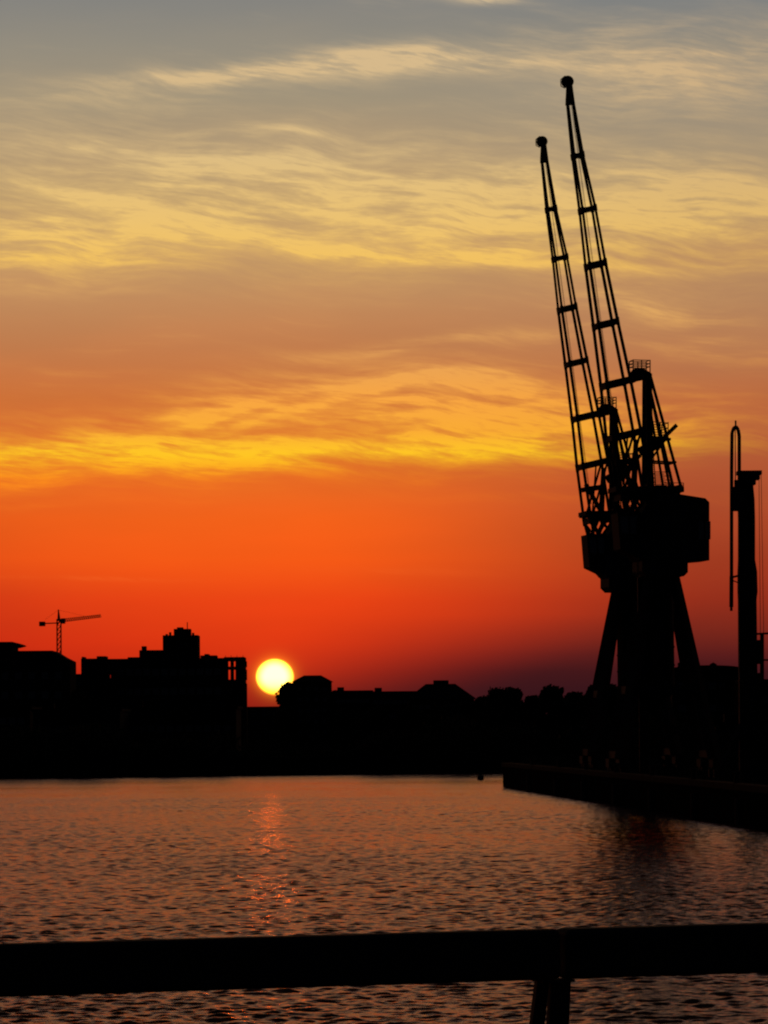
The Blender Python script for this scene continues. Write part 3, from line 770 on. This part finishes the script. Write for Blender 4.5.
low_block('end_block', 744, 830, 679, 500, 20, 'low flat block at the right edge behind the mast crane', 'building', wallm='brick', nwin=6)
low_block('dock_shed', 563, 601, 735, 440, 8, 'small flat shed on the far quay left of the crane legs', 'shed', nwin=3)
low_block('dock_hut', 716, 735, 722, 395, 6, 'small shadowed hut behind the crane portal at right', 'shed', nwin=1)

# ------------------------------------------------------------------ trees
def tree(xc, ytop, wpx, D, label, seed, name='broadleaf_tree', low=.22, flat=1.0):
    rnd = random.Random(seed)
    top = P(xc, ytop, D); W = wpx / F * D / 2; H = top.z - QZ
    root = empty(name, (top.x, D, QZ), label, 'tree', 'trees on the far bank')
    m = MB(); tr = .05 * H * .5
    pts = [Vector((0, 0, -.1)), Vector((rnd.uniform(-.2, .2), 0, H * .3)), Vector((rnd.uniform(-.4, .4), rnd.uniform(-.3, .3), H * .62))]
    m.tube(pts[0], pts[1], tr, tr * .75); m.tube(pts[1], pts[2], tr * .75, tr * .35)
    limbs = []
    for k_ in range(9):
        a = rnd.uniform(0, 6.28); s0 = pts[1].lerp(pts[2], rnd.uniform(0, 1)); L_ = rnd.uniform(.45, .85)
        e = Vector((math.cos(a) * W * L_, math.sin(a) * W * L_, H * rnd.uniform(.5, .85))); m.tube(s0, e, tr * .3, tr * .08, 5); limbs.append(e)
    m.build('trunk', MT['bark'], root)
    V = []; Fc = []
    cl = []
    for k_ in range(72):
        a = rnd.uniform(0, 6.28); r_ = math.sqrt(rnd.random()); zz = rnd.uniform(low + .08, .93) if k_ < 54 else rnd.uniform(.02, .35)
        env = math.sqrt(max(0, 1 - abs((zz - .45) / .52) ** 2.6)) * flat
        rr_ = W * min(r_, .97) * min(1, env) * .82
        cl.append((Vector((math.cos(a) * rr_, math.sin(a) * rr_, H * zz)), rnd.uniform(.16, .28) * max(W, H * .45)))
    cl.append((Vector((rnd.uniform(-.2, .2) * W, 0, H * .9)), .09 * H))
    lf_ = .0021 * D ** .75 * .9
    for c_, r_ in cl:
        for _ in range(90):
            d = Vector((rnd.gauss(0, 1), rnd.gauss(0, 1), rnd.gauss(0, .75))).normalized() * r_ * rnd.random() ** .4
            p = c_ + d
            if p.z > H * 1.02: continue
            n1 = Vector((rnd.gauss(0, 1), rnd.gauss(0, 1), rnd.gauss(0, 1))).normalized(); n2 = n1.orthogonal().normalized() ; n3 = n1.cross(n2)
            s_ = lf_ * rnd.uniform(.9, 2.2); k0 = len(V)
            V += [tuple(p - n2 * s_), tuple(p + n3 * s_ * .6), tuple(p + n2 * s_), tuple(p - n3 * s_ * .6)]; Fc.append((k0, k0 + 1, k0 + 2, k0 + 3))
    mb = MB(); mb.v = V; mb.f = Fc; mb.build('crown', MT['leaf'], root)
T = [
 (288.5, 682.5, 21, 1045, 'small dark tree whose crown cuts into the lower right of the sun'),
 (336, 692, 14, 1030, 'narrow tree at the right side of the house by the sun'),
 (483, 697, 16, 640, 'low bush-like tree in the dip left of the broad crowned tree'),
 (498, 688.5, 24, 620, 'left half of the broad double crown above the buoy'),
 (513, 686.5, 30, 610, 'right half of the broad double crown left of the quay tip dip'),
 (533, 695, 16, 640, 'low tree in the dip between two rounded crowns'),
 (552, 686.5, 36, 600, 'rounded tree midway between the quay tip and the cranes'),
 (574, 693, 22, 620, 'low tree between the rounded crown and the crane leg'),
 (592, 687, 30, 590, 'tree directly left of the left crane leg'),
 (614, 686, 26, 600, 'tree seen between the legs of the left crane'),
 (640, 690, 30, 610, 'tree hidden mostly behind the crane columns'),
 (662, 688, 30, 600, 'tree behind the legs of the nearer crane'),
 (466, 702, 30, 600, 'low spreading tree in front of the hipped roof house'),
 (440, 706, 34, 590, 'low round tree below the lantern roof'),
 (410, 708, 36, 600, 'low tree in front of the long hall'),
 (375, 707, 38, 610, 'low wide tree in front of the flat-roofed halls'),
 (346, 708, 34, 620, 'low tree right of the sun glow in front of the brick hall'),
 (76, 690, 16, 760, 'small tree in the gap between the far left block and the unfinished building'),
]
for i, t_ in enumerate(T):
    tree(*t_[:4], t_[4], 100 + i)

# thicket of shrubs along the far bank, lower under the sun
def thicket():
    rnd = random.Random(77); m = MB()
    for i in range(2600):
        x = rnd.uniform(-60, 700); D_ = rnd.uniform(0, 45)
        gap = 1.0 if 215 < x < 345 else 0.0
        hmax = (2.2 + 1.1 * math.sin(x * .031) + .7 * math.sin(x * .083 + 1)) * (1 - gap) + .35 * gap
        if 500 < x: hmax += .8
        X0 = PZ(x, 420); D_ += bank_y(min(X0, 16)) + 2; r_ = rnd.uniform(.3, .9) * (1 - .6 * gap); zc = QZ + rnd.random() ** .6 * max(.1, hmax)
        for _ in range(26):
            p = Vector((X0 + rnd.gauss(0, r_), D_ + rnd.gauss(0, r_ * .8), zc + rnd.gauss(0, r_ * .35)))
            if p.z < QZ: p.z = QZ + .05
            n1 = Vector((rnd.gauss(0, 1), rnd.gauss(0, 1), rnd.gauss(0, 1))).normalized(); n2 = n1.orthogonal().normalized(); n3 = n1.cross(n2)
            s_ = rnd.uniform(.12, .3); k0 = len(m.v)
            m.v += [tuple(p - n2 * s_), tuple(p + n3 * s_ * .6), tuple(p + n2 * s_), tuple(p - n3 * s_ * .6)]; m.f.append((k0, k0 + 1, k0 + 2, k0 + 3))
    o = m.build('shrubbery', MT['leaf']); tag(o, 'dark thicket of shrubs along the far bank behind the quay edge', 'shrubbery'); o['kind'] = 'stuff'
thicket()

# ------------------------------------------------------------------ buoy
pb = P(480.6, 779.5, 366); pb.z = 0
root = empty('mooring_buoy', (pb.x, 366, 0), 'small dark mooring buoy on the water left of the quay tip', 'buoy')
m = MB(); m.tube((0, 0, -.25), (0, 0, .34), .30, .30, 18); m.tube((0, 0, .34), (0, 0, .42), .30, .2, 18); m.build('float', MT['buoy'], root)
m = MB(); m.tube((0, 0, .42), (0, 0, .62), .13, .08, 10); m.tube((-.13, 0, .66), (.13, 0, .66), .05); m.build('mooring_ring', MT['steel'], root)

# bollards and fenders on the quay edge
bol = empty('bollard', (0, 0, 0), 'dark iron mooring bollard on the quay edge', 'bollard', 'bollards along the quay edge')
m = MB(); m.tube((0, 0, 0), (0, 0, .42), .17, .13, 14); m.build('post', MT['steel'], bol)
m = MB(); m.tube((0, 0, .42), (0, 0, .5), .22, .24, 14); m.tube((0, 0, .5), (0, 0, .56), .24, .12, 14); m.build('cap', MT['steel'], bol)
fen = empty('fender', (0, 0, 0), 'black rubber fender hanging on the quay wall', 'fender', 'fenders along the quay wall')
m = MB(); m.tube((0, 0, -.75), (0, 0, .45), .22, .22, 12); m.build('bumper', MT['rubber'], fen)
m = MB(); m.tube((0, 0, .45), (.1, 0, .85), .025, n=5); m.build('chain', MT['steel'], fen)
ds = [305, 284, 266, 248, 230, 212, 196]
words = ['nearest the quay tip', 'second from the quay tip', 'beside the left crane', 'beside the nearer crane', 'third from the right edge', 'second from the right edge', 'nearest the right edge']
for i, (d_, w_) in enumerate(zip(ds, words)):
    o = bol if i == 0 else copy_tree(bol); o.location = (edge_x(d_) + .5, d_, QZ + .13); o['label'] = 'dark iron mooring bollard on the quay edge, ' + w_
    o = fen if i == 0 else copy_tree(fen); o.location = (edge_x(d_ - 6) - .26, d_ - 6, .75); o['label'] = 'black rubber fender on the quay wall, ' + w_

# ------------------------------------------------------------------ railing in front of the camera
pl = P(0, 944, 5.80); pr = P(768, 923, 6.22)
zt_ = (pl.z + pr.z) / 2
dr = Vector((pr.x - pl.x, pr.y - pl.y, 0)).normalized()
o0 = Vector((pl.x, pl.y, zt_))
root = empty('railing', (o0.x, o0.y, 3.02), 'black metal railing crossing the foreground, thick handrail on a twin-plate post', 'railing')
def RL(t, z=0., n_=0.): q_ = o0 + dr * t + Vector((dr.y, -dr.x, 0)) * n_; return Vector((q_.x, q_.y, zt_ + z)) - Vector((o0.x, o0.y, 3.02))
Tj = 0
for k_ in range(2000):
    q_ = o0 + dr * (k_ * .001)
    v_ = CR.transposed() @ (q_ - Vector((0, 0, EYE)))
    if 384 + F * v_.x / -v_.z >= 557: Tj = k_ * .001; break
segs = [(Tj - 3.0, Tj - 1.503), (Tj - 1.497, Tj - .0045), (Tj + .0045, Tj + 1.497), (Tj + 1.503, Tj + 3.0)]
HT = .0735
for a, c in segs:
    m = MB(); m.bar(RL(a, -HT / 2), RL(c, -HT / 2), .055, HT)
    m.build('handrail', MT['rail'], root, bevel=.009)
for tp in (Tj - 1.5, Tj, Tj + 1.5):
    m = MB()
    z_b = -(zt_ - 3.02)
    # twin plates, leaning slightly, narrow slot between
    for (ta, wa, tb, wb) in ((-.0256, .0192, -.175, .030), (.0026, .0315, -.062, .036)):
        m.bar(RL(tp + tb, z_b + .01, 0), RL(tp + ta, -HT - .0005, 0), wb, .012, wa, .012, up=(dr.y, -dr.x, 0))
    p_ = m.build('post', MT['rail'], root)
    m = MB(); m.bar(RL(tp - .12, z_b + .006), RL(tp + .06, z_b + .006), .12, .012); m.build('base_plate', MT['rail'], p_)
    m = MB(); m.bar(RL(tp - .033, -HT - .0025), RL(tp + .0185, -HT - .0025), .04, .004); m.build('bracket', MT['rail'], p_)
m = MB()
for zf in (-.42, -.62, -.82):
    m.tube(RL(Tj - 3, zf), RL(Tj + 3, zf), .004, n=6)
m.build('rail_wire', MT['rail'], root)
